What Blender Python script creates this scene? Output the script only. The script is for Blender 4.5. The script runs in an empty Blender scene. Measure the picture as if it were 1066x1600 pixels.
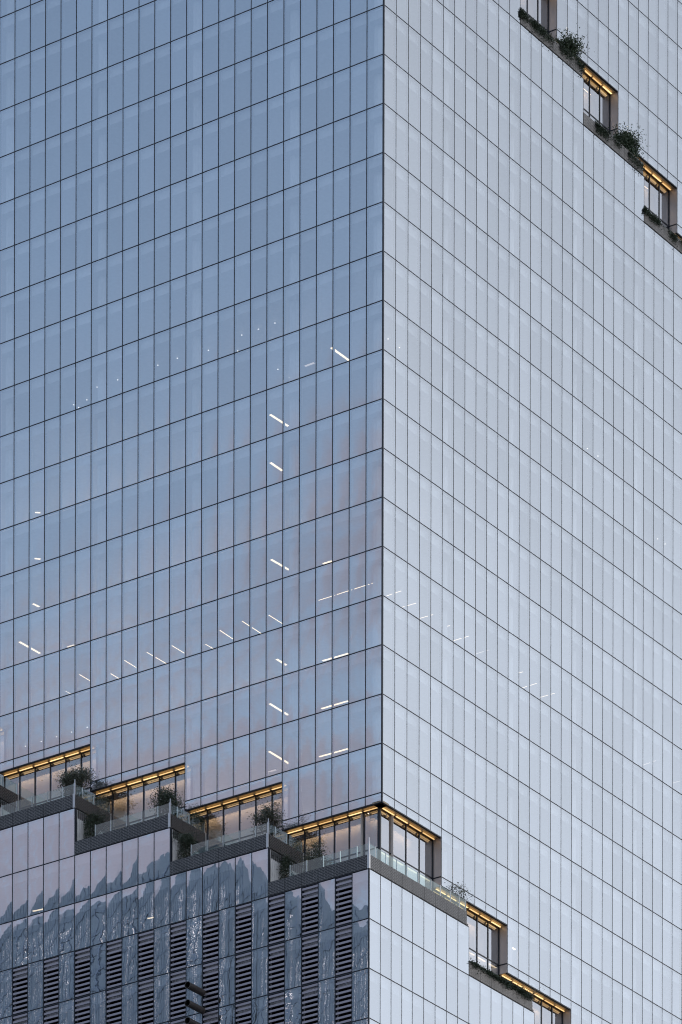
import bpy, bmesh, math, random
from mathutils import Vector, Matrix
random.seed(7)
SC = bpy.context.scene
COL = SC.collection

# ------------------------------------------------------------------ camera, world, sun, exposure
S = 1.7                      # one facade bay, metres
H = 2.39867436               # one storey in bays
ZC = 142.70574 * S           # height of storey line 0 above the ground
CAMP = (139.377049, -202.304715, -141.70574)
YAW, ROLL, FPX, Y0 = 2.18126625, 0.00228072675, 7876.73797, 4550.47838

def W(x, y, k=0.0):          # bays, bays, storey line (counted downwards) -> metres
    return Vector((x * S, y * S, ZC - k * H * S))

cam = bpy.data.cameras.new('camera'); co = bpy.data.objects.new('camera', cam); COL.objects.link(co)
fw = Vector((math.cos(YAW), math.sin(YAW), 0)); rt = Vector((math.sin(YAW), -math.cos(YAW), 0)); up = Vector((0, 0, 1))
r2 = rt * math.cos(ROLL) + up * math.sin(ROLL); u2 = -rt * math.sin(ROLL) + up * math.cos(ROLL)
M = Matrix((r2, u2, -fw)).transposed().to_4x4()
M.translation = Vector((CAMP[0] * S, CAMP[1] * S, ZC + CAMP[2] * S))
co.matrix_world = M
cam.sensor_fit = 'VERTICAL'; cam.sensor_height = 36; cam.sensor_width = 24
cam.lens = 36 * FPX / 1600.0
cam.shift_x = 0.0; cam.shift_y = (Y0 - 800.0) / 1600.0
cam.clip_start = 1.0; cam.clip_end = 20000
SC.camera = co
SC.render.resolution_x = 682; SC.render.resolution_y = 1024

SUN_ROT, SUN_EL = math.radians(40), math.radians(8)
world = bpy.data.worlds.new('World'); SC.world = world; world.use_nodes = True
nt = world.node_tree; nt.nodes.clear()
def N(t, **kw):
    n = nt.nodes.new(t)
    for a, b in kw.items(): setattr(n, a, b)
    return n
def lk(a, b): nt.links.new(a, b)
sky = N('ShaderNodeTexSky'); sky.sky_type = 'NISHITA'; sky.sun_disc = False
sky.sun_elevation = SUN_EL; sky.sun_rotation = SUN_ROT; sky.altitude = 100; sky.air_density = 1.0; sky.dust_density = 1.2; sky.ozone_density = 2.0
tc = N('ShaderNodeTexCoord')
sep = N('ShaderNodeSeparateXYZ'); lk(tc.outputs['Generated'], sep.inputs[0])
# thin evening cloud, stretched along the horizon
mp = N('ShaderNodeMapping'); mp.inputs['Scale'].default_value = (1.0, 1.0, 2.6); lk(tc.outputs['Generated'], mp.inputs[0])
n1 = N('ShaderNodeTexNoise'); n1.inputs['Scale'].default_value = 13.0; n1.inputs['Detail'].default_value = 7; n1.inputs['Roughness'].default_value = 0.70
n1.inputs['Distortion'].default_value = 0.4
lk(mp.outputs[0], n1.inputs['Vector'])
# side of the sky: 0 away from the sunset, 1 towards it
dp = N('ShaderNodeVectorMath', operation='DOT_PRODUCT'); lk(tc.outputs['Generated'], dp.inputs[0])
dp.inputs[1].default_value = (math.sin(SUN_ROT), math.cos(SUN_ROT), 0)
side = N('ShaderNodeMapRange'); side.inputs[1].default_value = -1.0; side.inputs[2].default_value = 1.0; lk(dp.outputs['Value'], side.inputs[0])
# clear-sky colour of the dusk
ccol = N('ShaderNodeMix', data_type='RGBA'); lk(side.outputs[0], ccol.inputs[0])
ccol.inputs[6].default_value = (2.72, 4.07, 6.33, 1); ccol.inputs[7].default_value = (7.14, 7.55, 8.42, 1)
mx1 = N('ShaderNodeMix', data_type='RGBA'); mx1.inputs[0].default_value = 0.80
lk(sky.outputs[0], mx1.inputs[6]); lk(ccol.outputs[2], mx1.inputs[7])
# the pale veil towards the horizon
vz = N('ShaderNodeMapRange'); vz.inputs[1].default_value = 0.56; vz.inputs[2].default_value = 0.30; vz.interpolation_type = 'SMOOTHSTEP'; lk(sep.outputs[2], vz.inputs[0])
veil = N('ShaderNodeMix', data_type='RGBA'); lk(side.outputs[0], veil.inputs[0])
veil.inputs[6].default_value = (4.45, 5.62, 7.37, 1); veil.inputs[7].default_value = (9.71, 10.35, 11.58, 1)
vf = N('ShaderNodeMath', operation='MULTIPLY'); vf.inputs[1].default_value = 0.85; lk(vz.outputs[0], vf.inputs[0])
mx2 = N('ShaderNodeMix', data_type='RGBA'); lk(vf.outputs[0], mx2.inputs[0]); lk(mx1.outputs[2], mx2.inputs[6]); lk(veil.outputs[2], mx2.inputs[7])
# cloud
cr = N('ShaderNodeMapRange'); cr.inputs[1].default_value = 0.32; cr.inputs[2].default_value = 0.58; cr.interpolation_type = 'SMOOTHSTEP'; lk(n1.outputs[0], cr.inputs[0])
cz = N('ShaderNodeMapRange'); cz.inputs[1].default_value = 0.452; cz.inputs[2].default_value = 0.420; cz.inputs[3].default_value = 0.06; cz.inputs[4].default_value = 0.95
cz.interpolation_type = 'SMOOTHSTEP'; sl_ = N('ShaderNodeVectorMath', operation='DOT_PRODUCT'); lk(tc.outputs['Generated'], sl_.inputs[0]); sl_.inputs[1].default_value = (-0.819 * .44, 0.573 * .44, 1.0)
lk(sl_.outputs['Value'], cz.inputs[0])
cf0 = N('ShaderNodeMath', operation='MULTIPLY'); lk(cr.outputs[0], cf0.inputs[0]); lk(cz.outputs[0], cf0.inputs[1])
cs_ = N('ShaderNodeMapRange'); cs_.inputs[1].default_value = 0.2; cs_.inputs[2].default_value = 0.8; cs_.inputs[3].default_value = 1.0; cs_.inputs[4].default_value = 0.22; lk(side.outputs[0], cs_.inputs[0])
cf = N('ShaderNodeMath', operation='MULTIPLY'); lk(cf0.outputs[0], cf.inputs[0]); lk(cs_.outputs[0], cf.inputs[1])
cc = N('ShaderNodeMix', data_type='RGBA'); lk(side.outputs[0], cc.inputs[0])
cc.inputs[7].default_value = (9.36, 10.06, 11.35, 1)
n2 = N('ShaderNodeTexNoise'); n2.inputs['Scale'].default_value = 9.0; n2.inputs['Detail'].default_value = 5; lk(mp.outputs[0], n2.inputs['Vector'])
c2r = N('ShaderNodeMapRange'); c2r.inputs[1].default_value = 0.40; c2r.inputs[2].default_value = 0.60; lk(n2.outputs[0], c2r.inputs[0])
lil = N('ShaderNodeMix', data_type='RGBA'); lk(c2r.outputs[0], lil.inputs[0])
lil.inputs[6].default_value = (2.87, 3.10, 4.09, 1); lil.inputs[7].default_value = (3.84, 3.60, 4.50, 1); lk(lil.outputs[2], cc.inputs[6])
mx3 = N('ShaderNodeMix', data_type='RGBA'); lk(cf.outputs[0], mx3.inputs[0]); lk(mx2.outputs[2], mx3.inputs[6]); lk(cc.outputs[2], mx3.inputs[7])
bg = N('ShaderNodeBackground'); bg.inputs['Strength'].default_value = 0.15
lk(mx3.outputs[2], bg.inputs['Color'])
wo = N('ShaderNodeOutputWorld'); lk(bg.outputs[0], wo.inputs[0])

sl = bpy.data.lights.new('sun', 'SUN'); sl.energy = 0.5; sl.angle = math.radians(14); sl.color = (1.0, 0.9, 0.8)
so = bpy.data.objects.new('sun', sl); COL.objects.link(so)
sd = Vector((math.sin(SUN_ROT) * math.cos(SUN_EL), math.cos(SUN_ROT) * math.cos(SUN_EL), math.sin(SUN_EL)))
so.rotation_euler = sd.to_track_quat('Z', 'Y').to_euler(); so.location = (0, 0, 400)

SC.view_settings.view_transform = 'Standard'; SC.view_settings.look = 'None'
SC.view_settings.exposure = 0.0; SC.view_settings.gamma = 1.0; SC.view_settings.use_curve_mapping = False
SC.render.engine = 'CYCLES'
SC.cycles.pixel_filter_type = 'BLACKMAN_HARRIS'; SC.cycles.filter_width = 1.1
SC.cycles.max_bounces = 10; SC.cycles.transparent_max_bounces = 16; SC.cycles.glossy_bounces = 5

# ------------------------------------------------------------------ materials
def mat(name):
    m = bpy.data.materials.new(name); m.use_nodes = True
    t = m.node_tree; t.nodes.clear()
    o = t.nodes.new('ShaderNodeOutputMaterial')
    return m, t, o

def diffuse(name, col, rough=0.6, metal=0.0, noise=0.15, scale=3.0, bump=0.0, spec=0.5):
    m, t, o = mat(name)
    b = t.nodes.new('ShaderNodeBsdfPrincipled'); t.links.new(b.outputs[0], o.inputs[0])
    b.inputs['Roughness'].default_value = rough; b.inputs['Metallic'].default_value = metal
    b.inputs['Specular IOR Level'].default_value = spec
    g = t.nodes.new('ShaderNodeNewGeometry')
    n = t.nodes.new('ShaderNodeTexNoise'); n.inputs['Scale'].default_value = scale; n.inputs['Detail'].default_value = 5
    t.links.new(g.outputs['Position'], n.inputs['Vector'])
    x = t.nodes.new('ShaderNodeMix'); x.data_type = 'RGBA'
    t.links.new(n.outputs[0], x.inputs[0])
    x.inputs[6].default_value = tuple(c * (1 - noise) for c in col) + (1,)
    x.inputs[7].default_value = tuple(min(1, c * (1 + noise)) for c in col) + (1,)
    t.links.new(x.outputs[2], b.inputs['Base Color'])
    if bump:
        bp = t.nodes.new('ShaderNodeBump'); bp.inputs['Strength'].default_value = bump; bp.inputs['Distance'].default_value = 0.05
        t.links.new(n.outputs[0], bp.inputs['Height']); t.links.new(bp.outputs[0], b.inputs['Normal'])
    return m

def emission(name, col, strength):
    m, t, o = mat(name)
    e = t.nodes.new('ShaderNodeEmission'); e.inputs[0].default_value = col + (1,); e.inputs[1].default_value = strength
    t.links.new(e.outputs[0], o.inputs[0])
    return m

def glass(name, refl, gcol, tcol, bow=0.010, bowv=0.006, wav=0.0012, rnd=0.05, fres=0.25):
    """coated window glass: mirror plus tinted see-through, each pane slightly bowed and rolled"""
    m, t, o = mat(name)
    nn = t.nodes.new; L = t.links.new
    geo = nn('ShaderNodeNewGeometry'); uv = nn('ShaderNodeUVMap')
    at = nn('ShaderNodeAttribute'); at.attribute_name = 'rnd'
    su = nn('ShaderNodeSeparateXYZ'); L(uv.outputs[0], su.inputs[0])
    tang = nn('ShaderNodeVectorMath'); tang.operation = 'CROSS_PRODUCT'; tang.inputs[0].default_value = (0, 0, 1); L(geo.outputs['Normal'], tang.inputs[1])
    # low rolling distortion of the sheet
    # noise sampled per pane: position shifted by the pane's own random number
    sh = nn('ShaderNodeVectorMath'); sh.operation = 'SCALE'; sh.inputs[0].default_value = (37, 61, 53); L(at.outputs['Fac'], sh.inputs['Scale'])
    ps = nn('ShaderNodeVectorMath'); ps.operation = 'ADD'; L(geo.outputs['Position'], ps.inputs[0]); L(sh.outputs[0], ps.inputs[1])
    nz = nn('ShaderNodeTexNoise'); nz.inputs['Scale'].default_value = 0.9; nz.inputs['Detail'].default_value = 3.0
    L(ps.outputs[0], nz.inputs['Vector'])
    nc = nn('ShaderNodeSeparateColor'); L(nz.outputs['Color'], nc.inputs[0])
    def lin(a, add, mul):
        x = nn('ShaderNodeMath'); x.operation = 'ADD'; x.inputs[1].default_value = add; L(a, x.inputs[0])
        y = nn('ShaderNodeMath'); y.operation = 'MULTIPLY'; y.inputs[1].default_value = mul; L(x.outputs[0], y.inputs[0])
        return y.outputs[0]
    def add(a, b):
        x = nn('ShaderNodeMath'); x.operation = 'ADD'; L(a, x.inputs[0]); L(b, x.inputs[1]); return x.outputs[0]
    # bow strength differs from pane to pane
    wn = nn('ShaderNodeTexWhiteNoise'); wn.noise_dimensions = '1D'; L(at.outputs['Fac'], wn.inputs['W'])
    bs = lin(wn.outputs['Value'], 0.05, 1.75)
    def mul(a, b):
        x = nn('ShaderNodeMath'); x.operation = 'MULTIPLY'; L(a, x.inputs[0]); L(b, x.inputs[1]); return x.outputs[0]
    hx = add(mul(lin(su.outputs[0], -0.5, bow * 2), bs), add(lin(nc.outputs[0], -0.5, wav * 6), lin(at.outputs['Fac'], -0.5, 0.004)))
    vz_ = add(lin(su.outputs[1], -0.5, bowv * 2), lin(nc.outputs[1], -0.5, wav * 6))
    a1 = nn('ShaderNodeVectorMath'); a1.operation = 'SCALE'; L(tang.outputs[0], a1.inputs[0]); L(hx, a1.inputs['Scale'])
    a2 = nn('ShaderNodeVectorMath'); a2.operation = 'SCALE'; a2.inputs[0].default_value = (0, 0, 1); L(vz_, a2.inputs['Scale'])
    s1 = nn('ShaderNodeVectorMath'); s1.operation = 'ADD'; L(geo.outputs['Normal'], s1.inputs[0]); L(a1.outputs[0], s1.inputs[1])
    s2 = nn('ShaderNodeVectorMath'); s2.operation = 'ADD'; L(s1.outputs[0], s2.inputs[0]); L(a2.outputs[0], s2.inputs[1])
    s3 = nn('ShaderNodeVectorMath'); s3.operation = 'NORMALIZE'; L(s2.outputs[0], s3.inputs[0])
    gl = nn('ShaderNodeBsdfGlossy'); gl.inputs['Roughness'].default_value = 0.0; L(s3.outputs[0], gl.inputs['Normal'])
    # slight pane-to-pane difference of the coating
    cm = nn('ShaderNodeMix'); cm.data_type = 'RGBA'; L(at.outputs['Fac'], cm.inputs[0])
    cm.inputs[6].default_value = tuple(c * (1 - rnd) for c in gcol) + (1,); cm.inputs[7].default_value = tuple(min(1, c * (1 + rnd)) for c in gcol) + (1,)
    L(cm.outputs[2], gl.inputs['Color'])
    tr = nn('ShaderNodeBsdfTransparent'); tr.inputs[0].default_value = tcol + (1,)
    lw = nn('ShaderNodeLayerWeight'); lw.inputs['Blend'].default_value = 0.35
    f = nn('ShaderNodeMapRange'); f.inputs[1].default_value = 0; f.inputs[2].default_value = 1; f.inputs[3].default_value = refl; f.inputs[4].default_value = min(1, refl + fres)
    L(lw.outputs['Fresnel'], f.inputs[0])
    mx = nn('ShaderNodeMixShader'); L(f.outputs[0], mx.inputs[0]); L(tr.outputs[0], mx.inputs[1]); L(gl.outputs[0], mx.inputs[2])
    L(mx.outputs[0], o.inputs[0])
    return m

MG = glass('facade_glass', 0.46, (0.84, 0.885, 0.93), (0.80, 0.84, 0.86), rnd=0.045, fres=0.27)
MGL = glass('lower_facade_glass', 0.48, (0.84, 0.885, 0.93), (0.70, 0.74, 0.78), fres=0.27, bow=0.013, bowv=0.006, wav=0.0022)
MGR = glass('terrace_glass', 0.27, (0.80, 0.83, 0.86), (0.66, 0.66, 0.66), bow=0.006, bowv=0.004, wav=0.001, fres=0.4)
MGRR = glass('ledge_glass', 0.42, (0.80, 0.82, 0.86), (0.66, 0.66, 0.66), bow=0.006, bowv=0.004, wav=0.001, fres=0.4)
MGB = glass('balustrade_glass', 0.10, (0.80, 0.90, 0.88), (0.70, 0.83, 0.80), bow=0.002, bowv=0.001, wav=0.0004, fres=0.5)
MM = diffuse('dark_mullion', (0.012, 0.016, 0.024), 0.45, 0.0, 0.1, spec=0.3)
MJ = diffuse('dark_joint', (0.008, 0.010, 0.014), 0.8, spec=0.1)
MSL = diffuse('floor_slab_paint', (0.72, 0.72, 0.72), 0.8)
MCORE = diffuse('core_wall_paint', (0.20, 0.20, 0.21), 0.8)
MCOL = diffuse('column_paint', (0.80, 0.80, 0.78), 0.7)
MWARM = diffuse('warm_interior_wall', (0.46, 0.43, 0.40), 0.8, noise=0.1, scale=0.8)
MBR = diffuse('bronze_soffit', (0.55, 0.42, 0.26), 0.38, 0.5, 0.12, 1.2)
MBRD = diffuse('dark_bronze', (0.05, 0.04, 0.035), 0.4, 0.5)
MREV = diffuse('bronze_reveal', (0.46, 0.42, 0.40), 0.40, 0.4, 0.12, 0.8)
MPOST = diffuse('light_steel', (0.50, 0.50, 0.50), 0.4, 0.5)
MDECK = diffuse('deck_stone', (0.16, 0.15, 0.14), 0.8)
MCONC = diffuse('return_panel', (0.62, 0.61, 0.59), 0.6, 0.0, 0.3, 0.9)
MPIPE = diffuse('pipe_steel', (0.10, 0.085, 0.075), 0.5, 0.5, 0.3, 6)
MBLACK = diffuse('pipe_inside', (0.003, 0.003, 0.003), 0.9)
MLEAF = diffuse('leaf_dark', (0.035, 0.052, 0.028), 0.55, 0.0, 0.5, 2.5)
MLEAF2 = diffuse('leaf_olive', (0.070, 0.078, 0.050), 0.55, 0.0, 0.5, 2.5)
MLEAF3 = diffuse('leaf_green', (0.036, 0.060, 0.026), 0.55, 0.0, 0.5, 2.5)
MBARK = diffuse('bark', (0.09, 0.07, 0.055), 0.9, 0, 0.3, 8)
MPOT = diffuse('planter_stone', (0.14, 0.13, 0.12), 0.8)
MSLAT = diffuse('louver_slat_metal', (0.33, 0.31, 0.345), 0.35, 0.35, 0.05)
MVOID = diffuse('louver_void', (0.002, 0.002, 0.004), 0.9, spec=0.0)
MGROUND = diffuse('ground_asphalt', (0.06, 0.06, 0.06), 0.9)
EAMBS = [emission('amber_strip', (1.0, 0.62 + .02 * q, 0.26 + .02 * q), 1.0 + .22 * q) for q in range(4)]
EWARM = emission('warm_strip', (1.0, 0.66, 0.36), 1.0)
ECREAM = emission('cream_strip', (1.0, 0.80, 0.56), 1.6)
EROOM = emission('room_cove', (1.0, 0.72, 0.46), 7.5)
EW = {1: emission('office_light', (1.0, 0.78, 0.52), 2.3), 2: emission('office_light_dim', (1.0, 0.80, 0.58), 1.5), 3: emission('office_light_faint', (1.0, 0.85, 0.76), .7)}
EDEEP = emission('added_deep_light', (1.0, 0.80, 0.64), 9.0)
EDOT = emission('downlight', (1.0, 0.92, 0.82), 1.7)
ECITY = emission('city_window', (1.0, 0.88, 0.90), 2.6)

def cladding_material(name, c1, c2, stain):
    """folded, perforated metal: very fine courses of holes"""
    m, t, o = mat(name)
    nn = t.nodes.new; L = t.links.new
    b = nn('ShaderNodeBsdfPrincipled'); L(b.outputs[0], o.inputs[0])
    b.inputs['Roughness'].default_value = 0.42; b.inputs['Metallic'].default_value = 0.55
    uv = nn('ShaderNodeUVMap')
    br = nn('ShaderNodeTexBrick'); br.inputs['Scale'].default_value = 1.0
    br.offset = 0.5; br.inputs['Brick Width'].default_value = 0.55; br.inputs['Row Height'].default_value = 0.135
    br.inputs['Mortar Size'].default_value = 0.030; br.inputs['Mortar Smooth'].default_value = 0.6
    br.inputs['Color1'].default_value = c2 + (1,); br.inputs['Color2'].default_value = tuple(x * 0.8 for x in c2) + (1,); br.inputs['Mortar'].default_value = c1 + (1,)
    L(uv.outputs[0], br.inputs['Vector'])
    g = nn('ShaderNodeNewGeometry'); n = nn('ShaderNodeTexNoise'); n.inputs['Scale'].default_value = 0.7; n.inputs['Detail'].default_value = 8; n.inputs['Roughness'].default_value = 0.7
    L(g.outputs['Position'], n.inputs['Vector'])
    mr = nn('ShaderNodeMapRange'); mr.inputs[1].default_value = 0.35; mr.inputs[2].default_value = 0.7; mr.inputs[3].default_value = 1.0; mr.inputs[4].default_value = 1.0 - stain
    L(n.outputs[0], mr.inputs[0])
    x = nn('ShaderNodeMix'); x.data_type = 'RGBA'; x.blend_type = 'MULTIPLY'; x.inputs[0].default_value = 1.0
    L(br.outputs['Color'], x.inputs[6]); L(mr.outputs[0], x.inputs[7]); L(x.outputs[2], b.inputs['Base Color'])
    bp = nn('ShaderNodeBump'); bp.inputs['Strength'].default_value = 0.6; bp.inputs['Distance'].default_value = 0.03; L(br.outputs['Fac'], bp.inputs['Height']); bp.invert = True
    L(bp.outputs[0], b.inputs['Normal'])
    return m
MCLAD = cladding_material('perforated_cladding', (0.20, 0.195, 0.19), (0.05, 0.05, 0.052), 0.3)
MCLADU = cladding_material('weathered_cladding', (0.24, 0.225, 0.21), (0.09, 0.085, 0.08), 0.5)

# ------------------------------------------------------------------ mesh helpers
class MB:
    def __init__(s): s.v = []; s.f = []; s.uv = []; s.r = []
    def quad(s, p, uv=None, r=0.5):
        i = len(s.v); s.v += [tuple(q) for q in p]; s.f.append(tuple(range(i, i + len(p)))); s.uv += (uv or [(0, 0)] * len(p)); s.r += [r] * len(p)
    def box8(s, c, skip=(), uvf=None, r=0.5):
        # c: 8 corners, bottom 0-3 then top 4-7, 0-1 and 4-5 on the front
        F = {'front': (0, 1, 5, 4), 'right': (1, 2, 6, 5), 'back': (2, 3, 7, 6), 'left': (3, 0, 4, 7), 'top': (4, 5, 6, 7), 'bottom': (3, 2, 1, 0)}
        for n, idx in F.items():
            if n in skip: continue
            s.quad([c[j] for j in idx], uvf if (uvf and n == 'front') else [(0, 0), (1, 0), (1, 1), (0, 1)] if not uvf else [(.5, .5)] * 4, r)
    def build(s, name, m, parent=None, kind=None):
        me = bpy.data.meshes.new(name); me.from_pydata(s.v, [], s.f); me.update()
        ul = me.uv_layers.new(name='UVMap')
        flat = []
        for a in s.uv: flat += a
        ul.data.foreach_set('uv', flat)
        at = me.attributes.new('rnd', 'FLOAT', 'POINT'); at.data.foreach_set('value', s.r)
        me.materials.append(m)
        o = bpy.data.objects.new(name, me); COL.objects.link(o)
        if parent: o.parent = parent
        if kind: o['kind'] = kind
        return o

def corners(face, c, u0, u1, k0, k1, d0, d1):
    """k0 upper storey line, k1 lower; d depth into the building from plane c"""
    if face == 'L':  P = lambda u, k, d: W(u, c + d, k)
    elif face == 'R': P = lambda u, k, d: W(c - d, u, k)
    elif face == 'E': P = lambda u, k, d: W(c - d, u, k)
    return [P(u0, k1, d0), P(u1, k1, d0), P(u1, k1, d1), P(u0, k1, d1), P(u0, k0, d0), P(u1, k0, d0), P(u1, k0, d1), P(u0, k0, d1)]

def fbox(mb, face, c, u0, u1, k0, k1, d0, d1, **kw):
    mb.box8(corners(face, c, u0, u1, k0, k1, d0, d1), **kw)

def one(name, m, parent, face, c, u0, u1, k0, k1, d0, d1, **kw):
    mb = MB(); fbox(mb, face, c, u0, u1, k0, k1, d0, d1, **kw); return mb.build(name, m, parent)

# projection (only used to rank panes by how large they show)
def project(p):
    d = p - co.matrix_world.translation
    D = d.dot(fw); return (533 + FPX * d.dot(r2) / D, Y0 - FPX * d.dot(u2) / D)
def shown(face, c, u0, u1, k0, k1, margin=0):
    q = [project(p) for p in corners(face, c, u0, u1, k0, k1, 0, 0.01)[:2] + corners(face, c, u0, u1, k0, k1, 0, 0.01)[4:6]]
    xs = [a for a, b in q]; ys = [b for a, b in q]
    x0, x1, y0, y1 = max(min(xs), -margin), min(max(xs), 1066 + margin), max(min(ys), -margin), min(max(ys), 1600 + margin)
    if x1 <= x0 or y1 <= y0: return 0
    sky_ = abs((q[1][1] - q[0][1]))
    full = (max(xs) - min(xs)) * (max(ys) - min(ys))
    return (x1 - x0) * (y1 - y0) / full * (max(xs) - min(xs)) * (abs(q[2][1] - q[0][1]))

# ------------------------------------------------------------------ ground
g = MB(); g.quad([(-9000, -9000, 0), (9000, -9000, 0), (9000, 9000, 0), (-9000, 9000, 0)])
go = g.build('ground', MGROUND, None, 'structure')

# ------------------------------------------------------------------ the tower
T = bpy.data.objects.new('glass_tower', None); COL.objects.link(T)
T['label'] = 'tall glass office tower with stepped planted terraces winding round its corner'; T['category'] = 'skyscraper'

HA = 0.47                      # recess of the terrace glazing
AL, BR = -2.54, 1.0            # lower mass: left plane y, right plane x
C2 = -1.0                      # upper mass right plane
# tables: (u0, u1, value)
L1_L = [(-30, -24, 12.19), (-24, -18, 13.19), (-18, -12, 14.19), (-12, -6, 15.19), (-6, 0, 16.19)]
L1_R = [(0, 5.2, 16.19), (5.2, 11.2, 17.19), (11.2, 17.2, 18.19), (17.2, 23.2, 19.19), (23.2, 29.2, 20.19), (29.2, 35.2, 21.19)]
L0_L = [(-29, -23, 14), (-23, -17, 15), (-17, -11, 16), (-11, -5, 17), (-5, 1.0, 18)]
L0_R = [(-2.54, 6.17, 18), (6.17, 12.17, 19), (12.17, 18.17, 20), (18.17, 24.17, 21)]
L2_R = [(5.2, 11.2, -4.81), (11.2, 17.2, -3.81), (17.2, 23.2, -2.81), (23.2, 29.2, -1.81), (29.2, 35.2, -0.81)]
L1_top = [(0, 6.18, -6), (6.18, 12.18, -3), (12.18, 18.18, -2), (18.18, 24.18, -1), (24.18, 30.18, 0), (30.18, 36.2, 1)]
GL1R = [0, 1.065, 2.13, 3.195, 4.2, 5.2] + [i + .2 for i in range(6, 36)]
GL0R = [-2.54, -1.58, -0.65, 0.27, 1.18] + [i + .175 for i in range(2, 31)]
KBOT = 22.6

def top_r(v):
    for a, b, k in L1_top:
        if a <= v < b: return k
    return 1
def val(tab, v):
    for a, b, k in tab:
        if a - 1e-4 <= v < b - 1e-4: return k
    return None

panes = []     # (area, face, c, u0, u1, k0, k1, material key)
def pane_cells(face, c, us, ktop_f, kbot_f, key):
    for a, b in zip(us[:-1], us[1:]):
        m_ = (a + b) / 2
        kt, kb = ktop_f(m_), kbot_f(m_)
        if kt is None or kb is None: continue
        ks = [kt] + [k for k in range(math.floor(kt) + 1, math.ceil(kb)) if k > kt + .01] + [kb]
        for k0, k1 in zip(ks[:-1], ks[1:]):
            if shown(face, c, a, b, k0, k1, 90) > 0:
                panes.append([shown(face, c, a, b, k0, k1, 0), face, c, a, b, k0, k1, key])
pane_cells('L', 0.0, list(range(-27, 1)), lambda u: -7, lambda u: val(L1_L, u), 'up')
pane_cells('R', 0.0, GL1R, lambda v: top_r(v), lambda v: val(L1_R, v), 'up')
# the step of the upper edge lies between two mullions: cut there
pane_cells('R', C2, [i + .2 for i in range(5, 35)], lambda v: -9, lambda v: val(L2_R, v), 'up')
def is_louver(a, k0): return k0 >= 18 and (int(round(a)) % 2 == 1)
pane_cells('L', AL, list(range(-26, 2)), lambda u: val(L0_L, u), lambda u: KBOT, 'low')
pane_cells('R', BR, GL0R, lambda v: val(L0_R, v), lambda v: KBOT, 'low')
louvers = [p for p in panes if p[1] == 'L' and p[7] == 'low' and is_louver(p[3], p[5])]
panes = [p for p in panes if not (p[1] == 'L' and p[7] == 'low' and is_louver(p[3], p[5]))]
panes.sort(key=lambda p: -p[0])
rest = {'up': MB(), 'low': MB()}
G = 0.029
UVQ = [(0, 0), (1, 0), (1, 1), (0, 1)]
for i, (ar, face, c, a, b, k0, k1, key) in enumerate(panes):
    tgt = MB() if i < 300 else rest[key]
    r = random.random()
    ga = G if abs(a - b) > .3 else 0
    gk = 0.0125
    # real panes never sit perfectly in plane: each is tipped by a hair (1-3 mm)
    fbox(tgt, face, c, a + G, b - G, k0 + gk, k1 - gk, 0.0, 0.03, skip=('back',), uvf=UVQ, r=r)
    if i < 300: tgt.build('glass_pane', MG if key == 'up' else MGL, T)
rest['up'].build('glass_panes', MG, T, 'stuff')
rest['low'].build('lower_glass_panes', MGL, T, 'stuff')

# mullions and transoms
def vmull(face, c, u, k0, k1, w=0.060, d0=0.006, d1=0.14, m=MM, name='mullion', parent=T):
    if k1 <= k0: return
    if shown(face, c, u - .1, u + .1, k0, k1, 90) <= 0: return
    return one(name, m, parent, face, c, u - w / 2, u + w / 2, k0, k1, d0, d1)
def trans(face, c, u0, u1, k, w=0.024, d0=0.010, d1=0.12, m=MM, name='transom', parent=T):
    if shown(face, c, u0, u1, k - .02, k + .02, 90) <= 0: return
    return one(name, m, parent, face, c, u0, u1, k - w / 2, k + w / 2, d0, d1)
for u in range(-27, 0):
    vmull('L', 0, u, -7, max(val(L1_L, u - .5) or 0, val(L1_L, u + .5) or 0))
for v in GL1R[1:]:
    kb = max(x for x in (val(L1_R, v - .3), val(L1_R, v + .3)) if x is not None) if v < 35 else 21.19
    kt = min(top_r(v - .3), top_r(v + .3))
    vmull('R', 0, v, kt, kb, 0.046)
for i in range(5, 35):
    v = i + .2
    kb = max([x for x in (val(L2_R, v - .3), val(L2_R, v + .3)) if x is not None])
    vmull('R', C2, v, -9, kb, 0.046)
for u in range(-26, 1):
    kt = min([x for x in (val(L0_L, u - .5), val(L0_L, u + .5)) if x is not None])
    vmull('L', AL, u, kt, KBOT)
for v in GL0R[1:]:
    kts = [x for x in (val(L0_R, v - .3), val(L0_R, v + .3)) if x is not None]
    if kts: vmull('R', BR, v, min(kts), KBOT, 0.046)
# corner posts
def cpost(x, y, k0, k1, w=0.07):
    mb = MB(); mb.box8([W(x - w, y - 0.004, k1), W(x + .004, y - .004, k1), W(x + .004, y + w, k1), W(x - w, y + w, k1), W(x - w, y - .004, k0), W(x + .004, y - .004, k0), W(x + .004, y + w, k0), W(x - w, y + w, k0)])
    return mb.build('corner_mullion', MM, T)
cpost(0, 0, -7, 16.19); cpost(BR, AL, 18, KBOT, 0.06)
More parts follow.
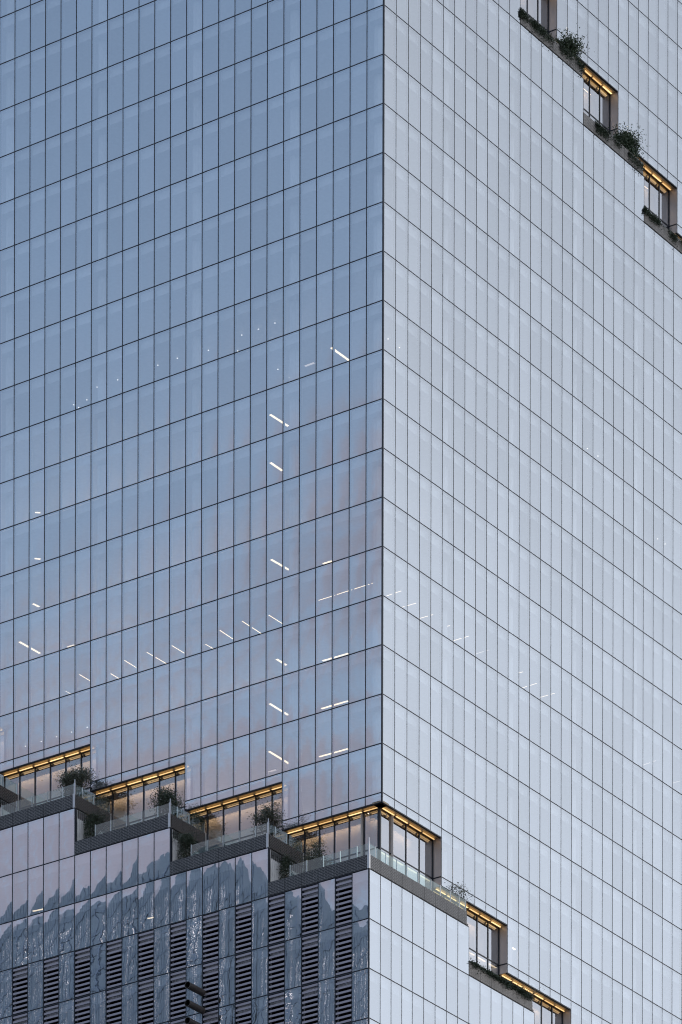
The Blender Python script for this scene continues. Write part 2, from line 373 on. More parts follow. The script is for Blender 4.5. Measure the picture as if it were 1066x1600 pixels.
# transoms per face and storey, limited to where that face exists
for k in range(-6, 17):
    us = [a for a in range(-27, 0) if (val(L1_L, a + .5) or 0) >= k]
    if us: trans('L', 0, min(us), 0, k)
for k in range(-6, 22):
    vs = [(a, b) for a, b in zip(GL1R[:-1], GL1R[1:]) if top_r((a + b) / 2) < k <= (val(L1_R, (a + b) / 2) or 99)]
    if vs: trans('R', 0, vs[0][0] + .02, vs[-1][1], k, 0.024)
for k in range(-9, 0):
    vs = [i + .2 for i in range(5, 34) if k <= val(L2_R, i + .7)]
    if vs: trans('R', C2, vs[0], 35.2, k, 0.024)
for k in range(14, 23):
    us = [a for a in range(-26, 1) if val(L0_L, a + .5) <= k]
    if us: trans('L', AL, min(us), max(us) + 1, k)
    vs = [b for a, b in zip(GL0R[:-1], GL0R[1:]) if (val(L0_R, (a + b) / 2) or 99) <= k]
    if vs: trans('R', BR, AL + .02, max(vs), k, 0.024)
# bottom edge trims of the overhanging masses
for tab, face, c in ((L1_L, 'L', 0), (L1_R, 'R', 0), (L2_R, 'R', C2)):
    for a, b, k in tab:
        if shown(face, c, a, b, k - .1, k + .1, 90) > 0:
            one('edge_trim', MM, T, face, c, a, b, k - 0.006, k + 0.012, -0.004, 0.10)

# louvers: a frame and slats over a dark void
nsl = 0
slat_me = None
for ar, face, c, a, b, k0, k1, key in louvers:
    kk1 = min(k1, KBOT)
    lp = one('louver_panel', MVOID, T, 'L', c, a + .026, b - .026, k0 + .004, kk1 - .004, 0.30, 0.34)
    n = int(round((kk1 - k0) * 10))
    spare = MB(); used = 0
    for i in range(n):
        ka = k0 + .1 * i + 0.026; kb = ka + 0.043
        vis = shown('L', c, a, b, ka, kb, 0) > 0
        if vis and nsl < 296:
            if slat_me is None:
                mb = MB()
                C8 = [Vector((0.03 * S, 0, -0.043 * H * S)), Vector((0.97 * S, 0, -0.043 * H * S)), Vector((0.97 * S, 0.10 * S, -0.038 * H * S)), Vector((0.03 * S, 0.10 * S, -0.038 * H * S)),
                      Vector((0.03 * S, 0, 0)), Vector((0.97 * S, 0, 0)), Vector((0.97 * S, 0.10 * S, -0.004)), Vector((0.03 * S, 0.10 * S, -0.004))]
                mb.box8(C8)
                o = mb.build('louver_slat', MSLAT, lp); slat_me = o.data
            else:
                o = bpy.data.objects.new('louver_slat', slat_me); COL.objects.link(o); o.parent = lp
            o.location = W(a, c + 0.02, ka)
            o.rotation_euler = (random.uniform(-.004, .004), 0, random.uniform(-.003, .003))
            nsl += 1
        else:
            fbox(spare, 'L', c, a + .03, b - .03, ka, kb, 0.02, 0.12); used += 1
    if used: spare.build('louver_slats', MSLAT, lp, 'stuff')

# ------------------------------------------------------------------ structure behind the glass
def slab_parts(k):
    mb = MB()
    kb = k + 0.185
    def bx(x0, x1, y0, y1):
        mb.box8([W(x0, y0, kb), W(x1, y0, kb), W(x1, y1, kb), W(x0, y1, kb), W(x0, y0, k + .012), W(x1, y0, k + .012), W(x1, y1, k + .012), W(x0, y1, k + .012)])
    E_ = 0.20
    up1 = -1.75
    bx(-40, up1, 1.0, 36)                      # core field
    for i in range(-30, 0):                    # left strip, bay by bay
        s = val(L1_L, i + .5); b0 = None
        y = None
        if k < s: y = E_
        for a, b, B in L0_L:
            if a <= i + .5 < b and k >= B: y = AL + E_
        if y is None and k < s + 1.8: y = HA + E_
        if y is not None: bx(i, min(i + 1, up1), y, 1.0) if i < up1 else None
    # corner pieces and right strip
    vs = [AL + E_, 0.2, 1.0, 2.13, 3.2, 5.2] + [v + .2 for v in range(6, 36)]
    for a, b in zip(vs[:-1], vs[1:]):
        m_ = (a + b) / 2
        x = None
        B0 = val(L0_R, m_)
        if B0 is not None and k >= B0: x = BR - E_
        elif m_ > 0.2 and val(L1_R, m_) is not None:
            if top_r(m_) <= k < val(L1_R, m_): x = -E_
            elif k < top_r(m_):
                v2 = val(L2_R, m_)
                if v2 is not None: x = C2 - E_ if k < v2 else C2 - HA - E_
            elif k >= val(L1_R, m_): x = -HA - E_
        elif m_ > 0.2: x = -E_
        if x is None: continue
        if m_ < 1.0:
            if m_ < .2 and k >= 18: bx(up1, x, a, b)
            elif m_ > .2: bx(up1, x, max(a, 0.2 if k < 16.5 or k >= 18 else HA + .2), b)
        else: bx(up1, x, a, b)
    return mb
for k in range(-9, 23):
    slab_parts(k).build('floor_slab', MSL, T)
# core walls, and the body of the tower down to the street
mb = MB()
mb.box8([W(-40, 8.5, 60), W(-8, 8.5, 60), W(-8, 36, 60), W(-40, 36, 60), W(-40, 8.5, -14), W(-8, 8.5, -14), W(-8, 36, -14), W(-40, 36, -14)])
mb.build('core_wall', MCORE, T)
kg = ZC / (H * S)
def plainbox(name, m, x0, x1, y0, y1, k0, k1, parent=T):
    mb = MB(); mb.box8([W(x0, y0, k1), W(x1, y0, k1), W(x1, y1, k1), W(x0, y1, k1), W(x0, y0, k0), W(x1, y0, k0), W(x1, y1, k0), W(x0, y1, k0)]); return mb.build(name, m, parent)
MSKIN = diffuse('lower_skin', (0.05, 0.06, 0.08), 0.08, 0.0, 0.1, spec=1.0)
plainbox('lower_storeys', MSKIN, -40, BR, AL, 40, KBOT + .01, kg)
plainbox('upper_storeys', MSKIN, -40, C2, 0, 40, -18, -9.02)
# columns behind the glass every six bays
def colm(x, y, k0, k1, w=0.27):
    mb = MB(); n = 10
    for i in range(n):
        a0, a1 = 2 * math.pi * i / n, 2 * math.pi * (i + 1) / n
        mb.quad([W(x + w * math.cos(a0), y + w * math.sin(a0), k1), W(x + w * math.cos(a1), y + w * math.sin(a1), k1), W(x + w * math.cos(a1), y + w * math.sin(a1), k0), W(x + w * math.cos(a0), y + w * math.sin(a0), k0)])
    mb.build('column', MCOL, T)
for x, kb in ((-0.85, 16.1), (-5.9, 16.1), (-11.9, 15.1), (-17.9, 14.1), (-23.9, 13.1)):
    colm(x, 0.85, -9, kb)
for y, k0, k1 in ((6.6, -2.9, 17.1), (12.6, -1.9, 18.1), (18.6, -.9, 19.1), (24.6, .1, 20.1)):
    colm(-0.85, y, k0, k1, 0.19)

# ceiling lights, traced onto the ceilings of their storeys
LS = [(-4.05,1.34,-4.04,2.9,6,1),(-6.18,2.1,-5.59,2.09,6,3),(-7.6,1.12,-7.54,2.6,7,1),(-7.57,1.12,-7.58,2.16,8,1),(-7.57,1.18,-7.48,2.62,10,1),(-5.71,3.04,-5.16,3.05,10,1),
(-5.17,1.9,-4.16,1.9,11,1),(-4.06,1.9,-3.13,1.9,11,1),(-3.02,1.9,-2.1,1.9,11,1),(-1.98,1.9,-1.6,1.9,11,1),(-23.6,2.49,-23.4,2.68,7,1),(-23.6,2.46,-23.4,2.7,8,1),(-23.59,2.32,-23.54,2.79,9,1),(-23.57,1.18,-23.53,2.85,10,1),(-21.91,3.07,-21.44,3.09,10,2),
(-21.81,2.78,-21.79,3.23,11,2),(-20.03,1.68,-20.03,2.59,11,1),(-18.65,2.52,-18.65,3.23,11,1),(-17.14,1.69,-17.15,2.71,11,1),(-15.65,1.63,-15.61,3.21,11,1),(-14.15,1.74,-14.14,2.79,11,1),(-12.66,2.59,-12.63,3.19,11,1),
(-11.14,1.74,-11.17,2.9,11,1),(-9.62,1.57,-9.64,3.21,11,1),(-8.13,1.78,-8.12,2.92,11,1),(-7.54,1.64,-7.55,2.49,12,1),(-7.59,1.12,-7.59,2.73,13,1),(-7.58,1.06,-7.59,2.85,14,1),(-5.78,3.12,-4.24,3.17,12,1),(-5.81,3.07,-4.19,3.1,13,1),
(-5.89,3.01,-4.17,3.06,14,1),(-9.01,3.0,-8.54,3.02,14,3),(-2.12,3.42,-1.21,3.39,11,2),(-2.19,4.86,-1.34,4.9,11,2),(-2.14,6.38,-1.36,6.41,11,2),(-1.59,7.89,-1.33,7.9,11,2),(-2.17,9.4,-1.19,9.41,11,2),(-2.02,11.28,-1.21,11.29,11,3),
(-1.4,14.35,-1.16,14.37,11,2),(-2.18,15.91,-1.29,15.89,11,2),(-2.03,17.38,-1.15,17.39,11,2),(-1.25,13.23,-1.21,13.82,17,1),(-1.98,27.43,-1.12,27.34,11,3),(-1.99,30.27,-1.42,30.27,11,3),
(-22.22,0.64,-21.58,0.72,16,1),(-14.26,-0.09,-13.88,-0.02,17,1)]
for x0, y0, x1, y1, k, w in LS:
    thin = k == 11
    hw = (0.032 if thin else 0.075)
    dx, dy = x1 - x0, y1 - y0; l = math.hypot(dx, dy); nx, ny = -dy / l * hw, dx / l * hw
    mb = MB(); kb, kt = k + .245, k + .235
    q = [(x0 + nx, y0 + ny), (x0 - nx, y0 - ny), (x1 - nx, y1 - ny), (x1 + nx, y1 + ny)]
    mb.box8([W(a, b, kb) for a, b in q] + [W(a, b, kt) for a, b in q])
    o = mb.build('ceiling_light', MBRD, T); o.data.materials.append(EW[w]); o.data.polygons[5].material_index = 1
# added rows of lights deep inside, out of sight, to brighten the ceilings
for k in range(3, 17):
    x = -27.0
    while x < -8:
        l = random.choice((3, 4.5, 6, 7.5))
        if random.random() < (0.62 if k > 8 else 0.35) and k < val(L1_L, min(x + l / 2, -1)):
            mb = MB(); a0, a1 = x, min(x + l - .5, -6.5)
            mb.box8([W(p, q, k + .245) for p, q in ((a0, 5.7), (a1, 5.7), (a1, 5.85), (a0, 5.85))] + [W(p, q, k + .235) for p, q in ((a0, 5.7), (a1, 5.7), (a1, 5.85), (a0, 5.85))])
            mb.build('ceiling_light', EDEEP, T)  # added strip, not one of the traced ceiling lights
        x += l
DT = [(-7.7,1.66,5),(-8.73,1.67,5),(-9.75,1.66,5),(-10.84,2.81,5),(-7.47,1.6,6),(-7.47,2.59,6),(-21.01,2.4,5),(-20.97,2.77,5),(-20.14,2.39,5),(-18.9,1.65,5),(-17.59,1.67,5),(-15.01,1.65,5),(-13.78,1.66,5),(-12.02,1.92,5),
(-24.18,2.47,12),(-23.15,2.49,12),(-22.15,2.5,12),(-21.17,2.5,12),(-20.15,2.5,12),(-1.28,2.28,6),(-1.29,3.29,6),(-1.72,21.39,5),(-1.69,22.38,5),(-1.28,27.72,6),(-1.25,28.45,6)]
for x, y, k in DT:
    mb = MB(); n = 8; w = 0.035
    ring = [(x + w * math.cos(2 * math.pi * i / n), y + w * math.sin(2 * math.pi * i / n)) for i in range(n)]
    mb.quad([W(a, b, k + .245) for a, b in ring[::-1]])
    for (a, b), (c_, d_) in zip(ring, ring[1:] + ring[:1]): mb.quad([W(a, b, k + .245), W(c_, d_, k + .245), W(c_, d_, k + .235), W(a, b, k + .235)])
    mb.build('downlight', EDOT, T)

# ------------------------------------------------------------------ terraces
def soffit_and_recess(face, c, u0, u1, Sf, grid, ends, nx=None, upper=False):
    """soffit under the overhanging mass, the set-back glazing with its mullions, its lights and the room behind"""
    lo, hi = ends                       # extent of the recess wall along u
    Bt = Sf + 1.81
    K = Sf
    # soffit plate
    sp = one('soffit', MBR, T, face, c, u0, u1, K - .03, K + .004, 0.10, HA + .12)
    rc = c + HA if face == 'L' else c - HA
    wall = one('recess_head', MBRD, T, face, rc, lo, hi, K + .004, K + .035, 0.0, 0.10)
    gr = [g_ for g_ in grid if lo - .01 <= g_ <= hi + .01]
    for a, b in zip(gr[:-1], gr[1:]):
        # amber strip on the soffit in each bay
        L_ = (b - a)
        one('soffit_light', random.choice(EAMBS), sp, face, rc, a + .09 * L_, b - .06 * L_, K + .024, K + .030, -0.17, -0.09)
        # glass, two lights high
        for k0, k1 in ((K + .035, math.floor(K) + 1 - .012), (math.floor(K) + 1 + .012, Bt)):
            mb = MB(); fbox(mb, face, rc, a + .03, b - .03, k0, k1, 0.02, 0.04, skip=('back',), uvf=UVQ, r=random.random())
            mb.build('recess_pane', MGR if face == 'L' else MGRR, wall)
        # inside: cove strip, blind box
        one('cove_light', EWARM, wall, face, rc, a + .12 * L_, b - .08 * L_, K + .045, K + .055, 0.18, 0.24)
        one('blind_box', MBRD, wall, face, rc, a + .16 * L_, b - .12 * L_, K + .075, K + .115, 0.26, 0.34)
    for g_ in gr:
        one('recess_mullion', MM, wall, face, rc, g_ - .03, g_ + .03, K + .004, Bt, -0.01, 0.10)
    one('recess_transom', MM, wall, face, rc, lo, hi, math.floor(K) + 1 - .012, math.floor(K) + 1 + .012, 0.0, 0.09)
    # room: ceiling, back wall, wall-washer under the mid floor
    one('room_ceiling', MWARM, wall, face, rc, lo, hi, K - .02, K + .002, 0.12, 1.1)
    one('room_cove_light', EROOM, wall, face, rc, lo + .1, hi - .6, K + .012, K + .020, 0.72, 0.84)
    one('added_valance', MWARM, wall, face, rc, lo, hi, K + .002, K + .10, 0.60, 0.64)  # added drop that keeps the bright cove strip out of view
    if face == 'R' and not upper:
        for a, b in zip(gr[:-1], gr[1:]): one('cove_light', ECREAM, wall, face, rc, a + .08, b - .08, math.floor(K) + 1.045, math.floor(K) + 1.06, 0.10, 0.16)
    one('room_wall', MWARM, wall, face, rc, lo - .1, hi + .1, K + .0, Bt, 1.0, 1.05)
    return wall

def clad(parent, face, c, us, B, m, k_off=0.285):
    for a, b in zip(us[:-1], us[1:]):
        mb = MB(); q = corners(face, c, a + .008, b - .008, B - k_off, B - .012, -0.02, 0.03)
        w = (b - a) * S; h = k_off * H * S
        x0 = a * S
        mb.box8(q, uvf=[(x0, 0), (x0 + w, 0), (x0 + w, h), (x0, h)])
        mb.build('cladding_panel', m, parent)

def balustrade(parent, face, c, posts, B, panes_=True, gm=MGB):
    kt, kb = B - .52, B - .285
    for p in posts:
        one('balustrade_post', MPOST, parent, face, c, p - .016, p + .016, kt - .01, kb + .01, 0.04, 0.09)
    for a, b in zip(posts[:-1], posts[1:]):
        mb = MB(); fbox(mb, face, c, a + .02, b - .02, kt, kb, 0.055, 0.075, skip=('back',), uvf=UVQ, r=random.random()); mb.build('balustrade_pane', gm, parent)

def deck(x0, x1, y0, y1, B):
    return plainbox('terrace', MDECK, x0, x1, y0, y1, B - .06, B - .02)

# left terraces
for (u0, u1, B) in L0_L:
    xr = u1 if u1 < 1 else 1.0
    if u1 < 1:
        d = deck(u0 + .03, xr - .03, AL + .03, HA - .02, B)
    else:
        d = deck(u0 + .03, BR - .03, AL + .03, HA - .02, B)
        deck(-HA + .02, BR - .03, HA - .02, 6.14, B)
    us = list(range(int(u0), int(u1) + 1)) if u1 < 1 else [-5, -4, -3, -2, -1, 0, 1.0]
    clad(d, 'L', AL, us, B, MCLAD)
    f = u0 + .27
    posts = [u0 + .26 + i for i in range(6)]
    if u1 < 1:
        balustrade(d, 'L', AL, [u0 + 1.26 + i * .98 for i in range(5)] + [xr - .03], B)
        # return along the end of the terrace
        clad(d, 'E', xr, [AL, -1.58, -.62, .36], B, MCLAD)
        balustrade(d, 'E', xr, [AL + .03, -1.85, -.9, .36], B)
        one('corner_post', MPOST, d, 'L', AL - .03, xr - .11, xr + .02, B - .30, B - .005, 0, 0.10)
        one('tall_post', MPOST, d, 'L', AL - .02, xr - .04, xr, B - .60, B - .30, 0.03, 0.07)
        one('corner_post', MPOST, d, 'E', xr + .02, .36, .45, B - .30, B + .07, 0, 0.10)
        # side wall of the lower mass beside the next terrace: grooved light panels
        n = 18
        ds = (HA - AL) / n
        base = one('side_wall', MBRD, T, 'E', xr, AL + .05, HA, B + .0, B + 1.0, 0.03, 0.12)
        for i in range(n):
            one('side_panel', MCONC, base, 'E', xr, AL + .05 + i * ds + .012, AL + .05 + (i + 1) * ds - .012, B + .01, B + .99, 0.0, 0.03)
    else:
        balustrade(d, 'L', AL, [-3.72, -2.73, -1.74, -.75, .24, .96], 18)
        one('corner_post', MPOST, d, 'L', AL - .03, BR - .10, BR + .025, B - .30, B - .005, 0, 0.10)
        clad(d, 'R', BR, [-2.54, -1.58, -0.65, 0.27, 1.18, 2.18, 3.18, 4.18, 5.18, 5.95], 18, MCLAD)
        balustrade(d, 'R', BR, [-2.5, -1.93, -1.03, -.1, .79, 1.73, 2.86, 3.7, 4.6, 5.4, 5.95], 18)
        one('tall_post', MPOST, d, 'L', AL - .02, BR - .05, BR - .01, B - .63, B - .30, 0.03, 0.07)
for (u0, u1, Sf) in L1_L:
    if u1 < 0:
        soffit_and_recess('L', 0.0, u0, u1 + .02, Sf, [i + .04 for i in range(int(u0) , int(u1) + 1)], (u0 + .04, u1 + .04))
    else:
        soffit_and_recess('L', 0.0, u0, 0, Sf, [-5.98, -4.985, -4.08, -3.18, -2.29, -1.393, -.47], (-5.98, -.47))
# right terraces of the lower spiral
for i, (u0, u1, Sf) in enumerate(L1_R[:4]):
    lo, hi = (HA, 5.14) if i == 0 else (u0 - .06, u1 - .06)
    grid = [.454, 1.61, 2.78, 3.95, 5.13] if i == 0 else [lo + j for j in range(7)]
    soffit_and_recess('R', 0.0, u0, u1, Sf, grid, (lo - .02, hi + .01))
    # reveal closing the set-back, facing the camera side
    rv = plainbox('reveal', MREV, -HA + .01, -.012, u1 - .03, u1 + .03, Sf + .004, Sf + 1.0)
    plainbox('reveal_transom', MM, -HA, -.01, u1 - .045, u1 - .02, math.floor(Sf) + 1 - .012, math.floor(Sf) + 1 + .012, rv)
for (u0, u1, B) in L0_R[1:]:
    d = deck(-HA + .02, BR - .03, u0 + .03, u1 - .03, B)
    clad(d, 'R', BR, [u0 + j for j in range(6)] + [u1 - .2], B, MCLADU)
    plainbox('side_wall', MCONC, -HA + .02, BR - .04, u0 - .06, u0 - .02, B - 1.0, B - .01)
    plainbox('planter', MPOT, BR - .75, BR - .06, u0 + .1, u1 - .3, B - .22, B - .07, d)
# upper spiral
for i, (u0, u1, Sf) in enumerate(L2_R[1:]):
    soffit_and_recess('R', C2, u0, u1, Sf, [u0 - .06 + j for j in range(7)], (u0 - .08, u1 - .05), upper=True)
    rv = plainbox('reveal', MREV, C2 - HA + .01, C2 - .012, u1 - .03, u1 + .03, Sf + .004, Sf + 1.0)
    plainbox('reveal_transom', MM, C2 - HA, C2 - .01, u1 - .045, u1 - .02, math.floor(Sf) + 1 - .012, math.floor(Sf) + 1 + .012, rv)
for (u0, u1, B) in L1_top[1:]:
    d = deck(C2 - HA + .02, -.03, u0 + .03, u1 - .03, B)
    clad(d, 'R', 0.0, [u0 + j for j in range(6)] + [u1 - .1], B, MCLADU, 0.27)
    plainbox('side_wall', MCONC, C2 - HA + .02, -.04, u0 - .06, u0 - .02, B - 1.0, B - .01)
    plainbox('planter', MPOT, -.75, -.06, u0 + .1, u1 - .3, B - .22, B - .07, d)

# exhaust pipes through the louvers
def pipe(x, k, label):
    n = 20; r = 0.165; y0, y1 = AL - 1.25, AL + .1
    c = W(x, 0, k)
    mb = MB()
    def ring(y, rr): return [Vector((c.x + rr * S * math.cos(2 * math.pi * i / n), y * S, c.z + rr * S * math.sin(2 * math.pi * i / n))) for i in range(n)]
    segs = [(y0, r * 1.06), (y0 + .06, r * 1.06), (y0 + .062, r), (y0 + .5, r), (y0 + .502, r * 1.03), (y0 + .53, r * 1.03), (y0 + .532, r), (y1, r)]
    for (ya, ra), (yb, rb) in zip(segs[:-1], segs[1:]):
        A, B_ = ring(ya, ra), ring(yb, rb)
        for i in range(n): mb.quad([A[i], A[(i + 1) % n], B_[(i + 1) % n], B_[i]])
    A, B_ = ring(y0, r * 1.06), ring(y0, r * .93)
    for i in range(n): mb.quad([A[i], B_[i], B_[(i + 1) % n], A[(i + 1) % n]])
    p = mb.build('exhaust_pipe', MPIPE, T); p['label'] = label
    for q in p.data.polygons: q.use_smooth = True
    mb = MB(); A, B_ = ring(y0, r * .93), ring(y0 + .9, r * .93)
    for i in range(n): mb.quad([A[i], B_[i], B_[(i + 1) % n], A[(i + 1) % n]])
    mb.quad(B_); mb.build('pipe_bore', MBLACK, p)
pipe(-8.98, 19.6, 'topmost steel exhaust pipe'); pipe(-8.98, 19.97, 'middle steel exhaust pipe'); pipe(-8.98, 20.33, 'lowest steel exhaust pipe')

# ------------------------------------------------------------------ planting
def tag(o, label, cat, group=None):
    o['label'] = label; o['category'] = cat
    if group: o['group'] = group

def limb(mb, a, b, ra, rb, n=6):
    d = (b - a).normalized(); e = d.orthogonal().normalized(); f = d.cross(e)
    A = [a + (e * math.cos(t) + f * math.sin(t)) * ra for t in [2 * math.pi * i / n for i in range(n)]]
    B = [b + (e * math.cos(t) + f * math.sin(t)) * rb for t in [2 * math.pi * i / n for i in range(n)]]
    for i in range(n): mb.quad([A[i], A[(i + 1) % n], B[(i + 1) % n], B[i]])

def leaf(mb, p, size, rnd, flat=0.5):
    d = Vector((rnd.gauss(0, 1), rnd.gauss(0, 1), rnd.gauss(0.2, .7))).normalized()
    e = d.orthogonal().normalized(); e.rotate(Matrix.Rotation(rnd.uniform(0, 6.28), 3, d))
    l, w = size * rnd.uniform(.7, 1.4), size * flat * rnd.uniform(.6, 1.2)
    mb.quad([p, p + d * l * .5 + e * w * .5, p + d * l, p + d * l * .5 - e * w * .5])

def tree(name, x, y, k, height, radius, leaves, seed, label, cat, m=MLEAF, size=.13, spread=1.0, lean=(0, 0), bare=0.0, group=None, low=.25, fill=0.0):
    rnd = random.Random(seed)
    root = bpy.data.objects.new(name, None); COL.objects.link(root); root.location = W(x, y, k); tag(root, label, cat, group)
    tb, lb = MB(), MB()
    base = Vector((0, 0, 0)); tips = []
    def grow(p, d, l, r, depth):
        steps = 3
        for s_ in range(steps):
            q = p + d * (l / steps); limb(tb, p, q, r, r * .8, 5 if depth else 7); p = q; r *= .8
            d = (d + Vector((rnd.gauss(0, .16), rnd.gauss(0, .16), rnd.gauss(0.03, .10)))).normalized()
        tips.append((p, depth))
        if depth < 3:
            for i in range(rnd.randint(2, 4) if depth else rnd.randint(4, 6)):
                a = rnd.uniform(0, 6.28); t = rnd.uniform(.35, .95) * spread
                nd = (d + Vector((math.cos(a) * t, math.sin(a) * t, rnd.uniform(-.15, .45)))).normalized()
                grow(p - d * l * rnd.uniform(0, .45), nd, l * rnd.uniform(.55, .85), r * .75, depth + 1)
    grow(base, Vector((lean[0], lean[1], 1)).normalized(), height * low, .045 * height / 2.5, 0)
    # scale tips into the wanted envelope
    mxr = max(math.hypot(t.x, t.y) for t, _ in tips) or 1; mxz = max(t.z for t, _ in tips)
    sx, sz = radius / mxr, height / mxz
    for mbb in (tb,):
        mbb.v = [(v[0] * sx, v[1] * sx, v[2] * sz) for v in mbb.v]
    ends = [Vector((t.x * sx, t.y * sx, t.z * sz)) for t, dpt in tips if dpt >= 2]
    keep = [e for e in ends if rnd.random() > bare] or ends
    for i in range(leaves):
        e = rnd.choice(keep); s_ = rnd.choice((.5, 1, 1, 1.6)) * size * 1.9
        p = e + Vector((rnd.gauss(0, s_), rnd.gauss(0, s_), rnd.gauss(0, s_ * .8)))
        if rnd.random() < fill:
            zz = rnd.random() ** .8; rr = radius * (.35 + .65 * math.sin(math.pi * min(1, zz * .85 + .12))) * rnd.random() ** .5; an = rnd.uniform(0, 6.28)
            rr *= .8 + .25 * math.sin(3 * an + seed) * math.sin(5 * zz + seed)
            p = Vector((rr * math.cos(an), rr * math.sin(an), zz * height * .93))
        if p.z < .02: p.z = .05
        leaf(lb, p, size, rnd)
    tb.build('trunk', MBARK, root); lb.build('foliage', m, root)
    return root

# olive trees at the terrace corners
tree('terrace_tree', -18.15, -1.2, 14.96, 4.3, 1.6, 7000, 1, 'dense olive tree at the corner of the uppermost left terrace', 'tree', MLEAF2, .14, 1.2, fill=.35, group='trees on the left-hand terraces')
tree('terrace_tree', -12.2, -1.2, 15.96, 4.1, 1.5, 6000, 2, 'dark rounded tree at the corner of the terrace between the other two stepped left ones', 'tree', MLEAF, .14, 1.1, fill=.45, group='trees on the left-hand terraces')
tree('terrace_tree', -6.3, -1.1, 16.96, 4.6, 1.5, 4500, 3, 'upright olive tree at the corner of the terrace just left of the corner terrace', 'tree', MLEAF2, .14, 1.0, fill=.35, group='trees on the left-hand terraces')
tree('terrace_tree', -3.2, -1.0, 17.96, 4.2, 1.7, 4200, 4, 'loose sparse olive tree alone in the middle of the corner terrace', 'tree', MLEAF2, .15, 1.4, bare=.3, group='trees on the left-hand terraces')
# spilling shrubs beside them
tree('terrace_shrub', -17.25, .05, 14.96, 2.5, .9, 1500, 11, 'brownish shrub spilling beside the tree of the uppermost left terrace', 'shrub', MLEAF2, .12, 1.6)
tree('terrace_shrub', -11.25, .05, 15.96, 2.5, .9, 1500, 12, 'drooping dark shrub beside the rounded tree at the middle left terrace corner', 'shrub', MLEAF, .12, 1.6)
tree('terrace_shrub', -5.3, .05, 16.96, 1.9, .6, 800, 13, 'small shrub beside the upright olive tree, above the corner terrace', 'shrub', MLEAF2, .12, 1.6)
# dark shrubs against the side walls
tree('wall_shrub', -16.62, -1.6, 15.96, 3.9, 1.25, 5000, 21, 'dark bushy shrub against the leftmost light side wall', 'shrub', MLEAF, .13, .8, low=.2, fill=.75, group='dark shrubs against the terrace side walls')
tree('wall_shrub', -10.62, -1.6, 16.96, 3.9, 1.25, 5000, 22, 'dark bushy shrub against the middle light side wall', 'shrub', MLEAF, .13, .8, low=.2, fill=.75, group='dark shrubs against the terrace side walls')
tree('wall_shrub', -4.7, -1.5, 17.96, 3.7, .75, 2600, 23, 'narrow dark shrub against the grooved side wall left of the corner terrace', 'shrub', MLEAF, .13, .7, low=.2, fill=.75, group='dark shrubs against the terrace side walls')
# right-hand side
tree('terrace_shrub', .1, 6.35, 18.0 - .2, 3.3, 1.3, 420, 31, 'thin twiggy shrub at the right end of the corner terrace', 'shrub', MLEAF2, .13, 1.4, bare=.35)
tree('terrace_shrub', -.45, 17.5, -2.08, 2.8, 1.05, 4200, 32, 'bushy green shrub on the higher planted ledge at upper right', 'shrub', MLEAF3, .20, 1.3, fill=.35)
tree('terrace_shrub', -.45, 23.2, -1.12, 2.9, 1.35, 6000, 33, 'wide green shrub on the lower planted ledge at upper right', 'shrub', MLEAF3, .20, 1.5, fill=.35)
tree('terrace_shrub', .55, 6.6, 18.95, 2.3, .5, 160, 34, 'wiry twigs growing at the left end of the lower right planter', 'shrub', MLEAF, .13, 1.2, bare=.3)
tree('terrace_shrub', .35, 12.6, 18.85, 2.0, 1.2, 230, 35, 'wispy pale shrub at the far end of the lower right planter', 'shrub', MLEAF2, .12, 1.6, bare=.3)

def trailing(name, x, v0, v1, B, seed, label, m, n, drop=1.0, topk=.30, dens=None):
    rnd = random.Random(seed)
    mb = MB(); o0 = W(x, v0, B)
    clumps = [(rnd.uniform(v0, v1), rnd.uniform(.35, 1.0)) for _ in range(int((v1 - v0) * 2.2) + 2)]
    for i in range(n):
        cv, cs = rnd.choice(clumps)
        v = min(max(cv + rnd.gauss(0, .22), v0), v1)
        dl = abs(rnd.gauss(0, .33)) * drop * cs
        up_ = rnd.random() < .45
        z = B - topk + (-abs(rnd.gauss(0, .03)) if up_ else dl * .30)
        px = x + (rnd.uniform(-.35, .06) if up_ else rnd.uniform(.025, .09))
        leaf(mb, W(px, v, z) - o0, .15, rnd, .5)
    for i in range(int((v1 - v0) * 5)):
        v = rnd.uniform(v0, v1); l = rnd.uniform(.2, .9) * drop
        a = W(x + .04, v, B - topk) - o0; b = W(x + .05, v + rnd.gauss(0, .1), B - topk + l * .26) - o0
        limb(mb, a, b, .012, .006, 4)
    o = mb.build(name, m); o.location = o0
    tag(o, label, 'plants')
trailing('trailing_plants', 1.0, 6.2, 9.3, 19, 41, 'dark ivy spilling over the start of the lower right planter', MLEAF, 2200, .6)
trailing('trailing_plants', 1.0, 9.0, 12.0, 19, 42, 'thick dark creeper over the far half of the lower right planter', MLEAF, 3600, .9)
trailing('trailing_plants', 0.0, 12.2, 15.4, -2, 43, 'dark creeper over the topmost weathered ledge at upper right', MLEAF, 3600, 1.0, .27)
trailing('trailing_plants', 0.0, 15.9, 18.1, -2, 44, 'mossy patches trailing below the higher bushy green shrub', MLEAF, 2000, 1.3, .26)
trailing('trailing_plants', 0.0, 19.4, 22.2, -1, 45, 'thin moss-like creeper on the middle of the ledge before the wide green shrub', MLEAF, 2600, 1.2, .25)
trailing('trailing_plants', 0.0, 22.6, 24.0, -1, 46, 'bluish trailing plants on the ledge directly below the wide green shrub', MLEAF, 1100, 1.2, .22)
trailing('trailing_plants', 0.0, 24.2, 26.6, 0, 47, 'dark tufts over the left end of the ledge at the right edge', MLEAF, 2400, .8, .28)
trailing('trailing_plants', 0.0, 26.6, 29.6, 0, 48, 'creeper spreading down the ledge that runs out at the right edge', MLEAF, 2800, 1.2, .26)

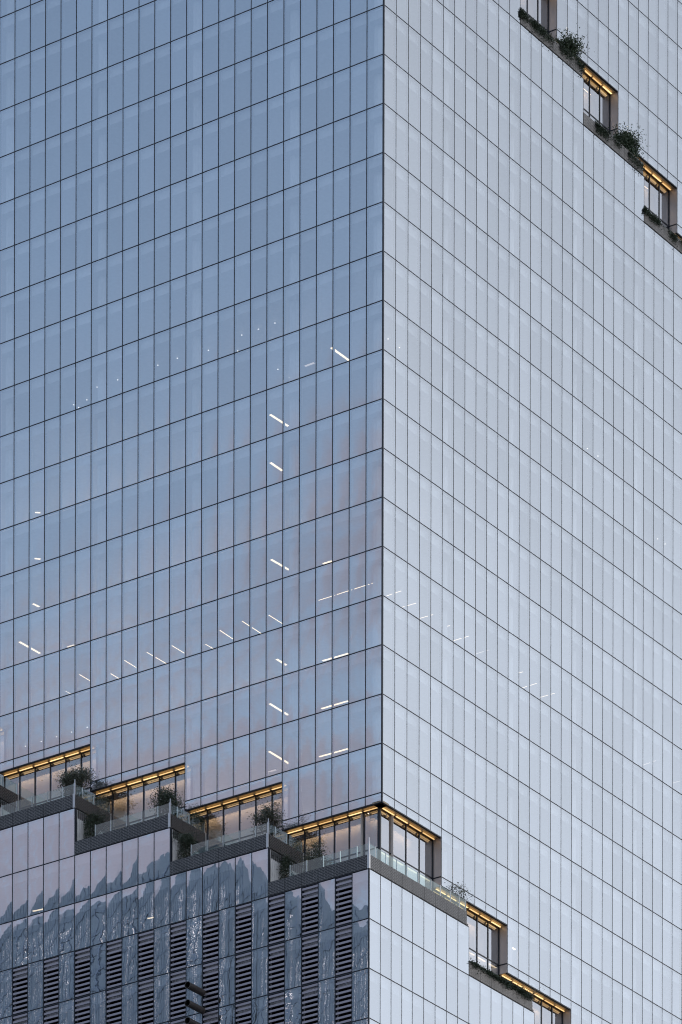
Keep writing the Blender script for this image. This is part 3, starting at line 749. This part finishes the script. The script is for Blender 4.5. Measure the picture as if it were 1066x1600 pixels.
# ------------------------------------------------------------------ the towers across the street, seen in the lower glass
def city(name, x0, x1, y0, y1, ktop, label, seed, steps=()):
    rnd = random.Random(seed)
    root = bpy.data.objects.new(name, None); COL.objects.link(root); root.location = W((x0 + x1) / 2, (y0 + y1) / 2, kg); tag(root, label, 'skyscraper')
    o0 = root.location
    def bx(m, nm, a, b, c, d, k0, k1, kind=None):
        mb = MB(); mb.box8([W(*p) - o0 for p in ((a, c, k1), (b, c, k1), (b, d, k1), (a, d, k1), (a, c, k0), (b, c, k0), (b, d, k0), (a, d, k0))]); return mb.build(nm, m, root, kind)
    bx(MCITY, 'wall', x0, x1, y0, y1, ktop, kg)
    for a, b, k in steps: bx(MCITY, 'crown', a, b, y0 + 2, y1 - 1.0, k, ktop)
    rb = MB(); pier = MB()
    z = ktop + .4
    while z < ktop + 22:
        rb.box8([W(*p) - o0 for p in ((x0, y1, z + .16), (x1, y1, z + .16), (x1, y1 + .08, z + .16), (x0, y1 + .08, z + .16), (x0, y1, z), (x1, y1, z), (x1, y1 + .08, z), (x0, y1 + .08, z))]); z += .85
    rb.build('spandrels', MSPAN, root, 'stuff')
    x = x0 + .5
    while x < x1:
        pier.box8([W(*p) - o0 for p in ((x, y1, ktop + 24), (x + .12, y1, ktop + 24), (x + .12, y1 + .14, ktop + 24), (x, y1 + .14, ktop + 24), (x, y1, ktop), (x + .12, y1, ktop), (x + .12, y1 + .14, ktop), (x, y1 + .14, ktop))]); x += 1.3
    pier.build('piers', MCITY2, root, 'stuff')
    lb = MB()
    colsx = [rnd.uniform(x0 + .5, x1 - .5) for _ in range(max(2, int((x1 - x0) * .55)))]
    for i in range(int((x1 - x0) * 150)):
        cx = rnd.choice(colsx) + rnd.choice((-.3, 0, 0, .3)); z = ktop + .8 + rnd.random() ** 1.2 * 14
        w, hh = rnd.uniform(.012, .036), rnd.uniform(.006, .018)
        lb.box8([W(*p) - o0 for p in ((cx, y1 + .02, z + hh), (cx + w, y1 + .02, z + hh), (cx + w, y1 + .10, z + hh), (cx, y1 + .10, z + hh), (cx, y1 + .02, z), (cx + w, y1 + .02, z), (cx + w, y1 + .10, z), (cx, y1 + .10, z))])
    lb.build('lit_windows', ECITY, root, 'stuff')
MCITY = diffuse('city_wall', (0.26, 0.32, 0.385), 0.3, 0.55, 0.22, 0.08)
MCITY2 = diffuse('city_pier', (0.25, 0.32, 0.43), 0.35, 0.5, 0.25, 0.08)
MSPAN = diffuse('city_spandrel', (0.22, 0.28, 0.36), 0.3, 0.5, 0.2, 0.3)
city('neighbour_tower', -96, -56, -90, -70, 2.65, 'broad blue-grey tower mirrored in the lower left glass', 5, [(-64.5, -58.5, 2.1), (-69, -66, 2.45)])
city('neighbour_tower', -55.9, -51.5, -86, -70.3, 3.9, 'slim tower mirrored between the broad one and the lowest one', 6)
city('neighbour_tower', -51.3, -36, -92, -70.1, 5.35, 'lowest blue-grey tower mirrored in the glass left of the lower corner', 7, [(-49.5, -47.5, 5.0)])
print('objects', len(bpy.data.objects), 'slats', nsl, 'panes', len(panes))
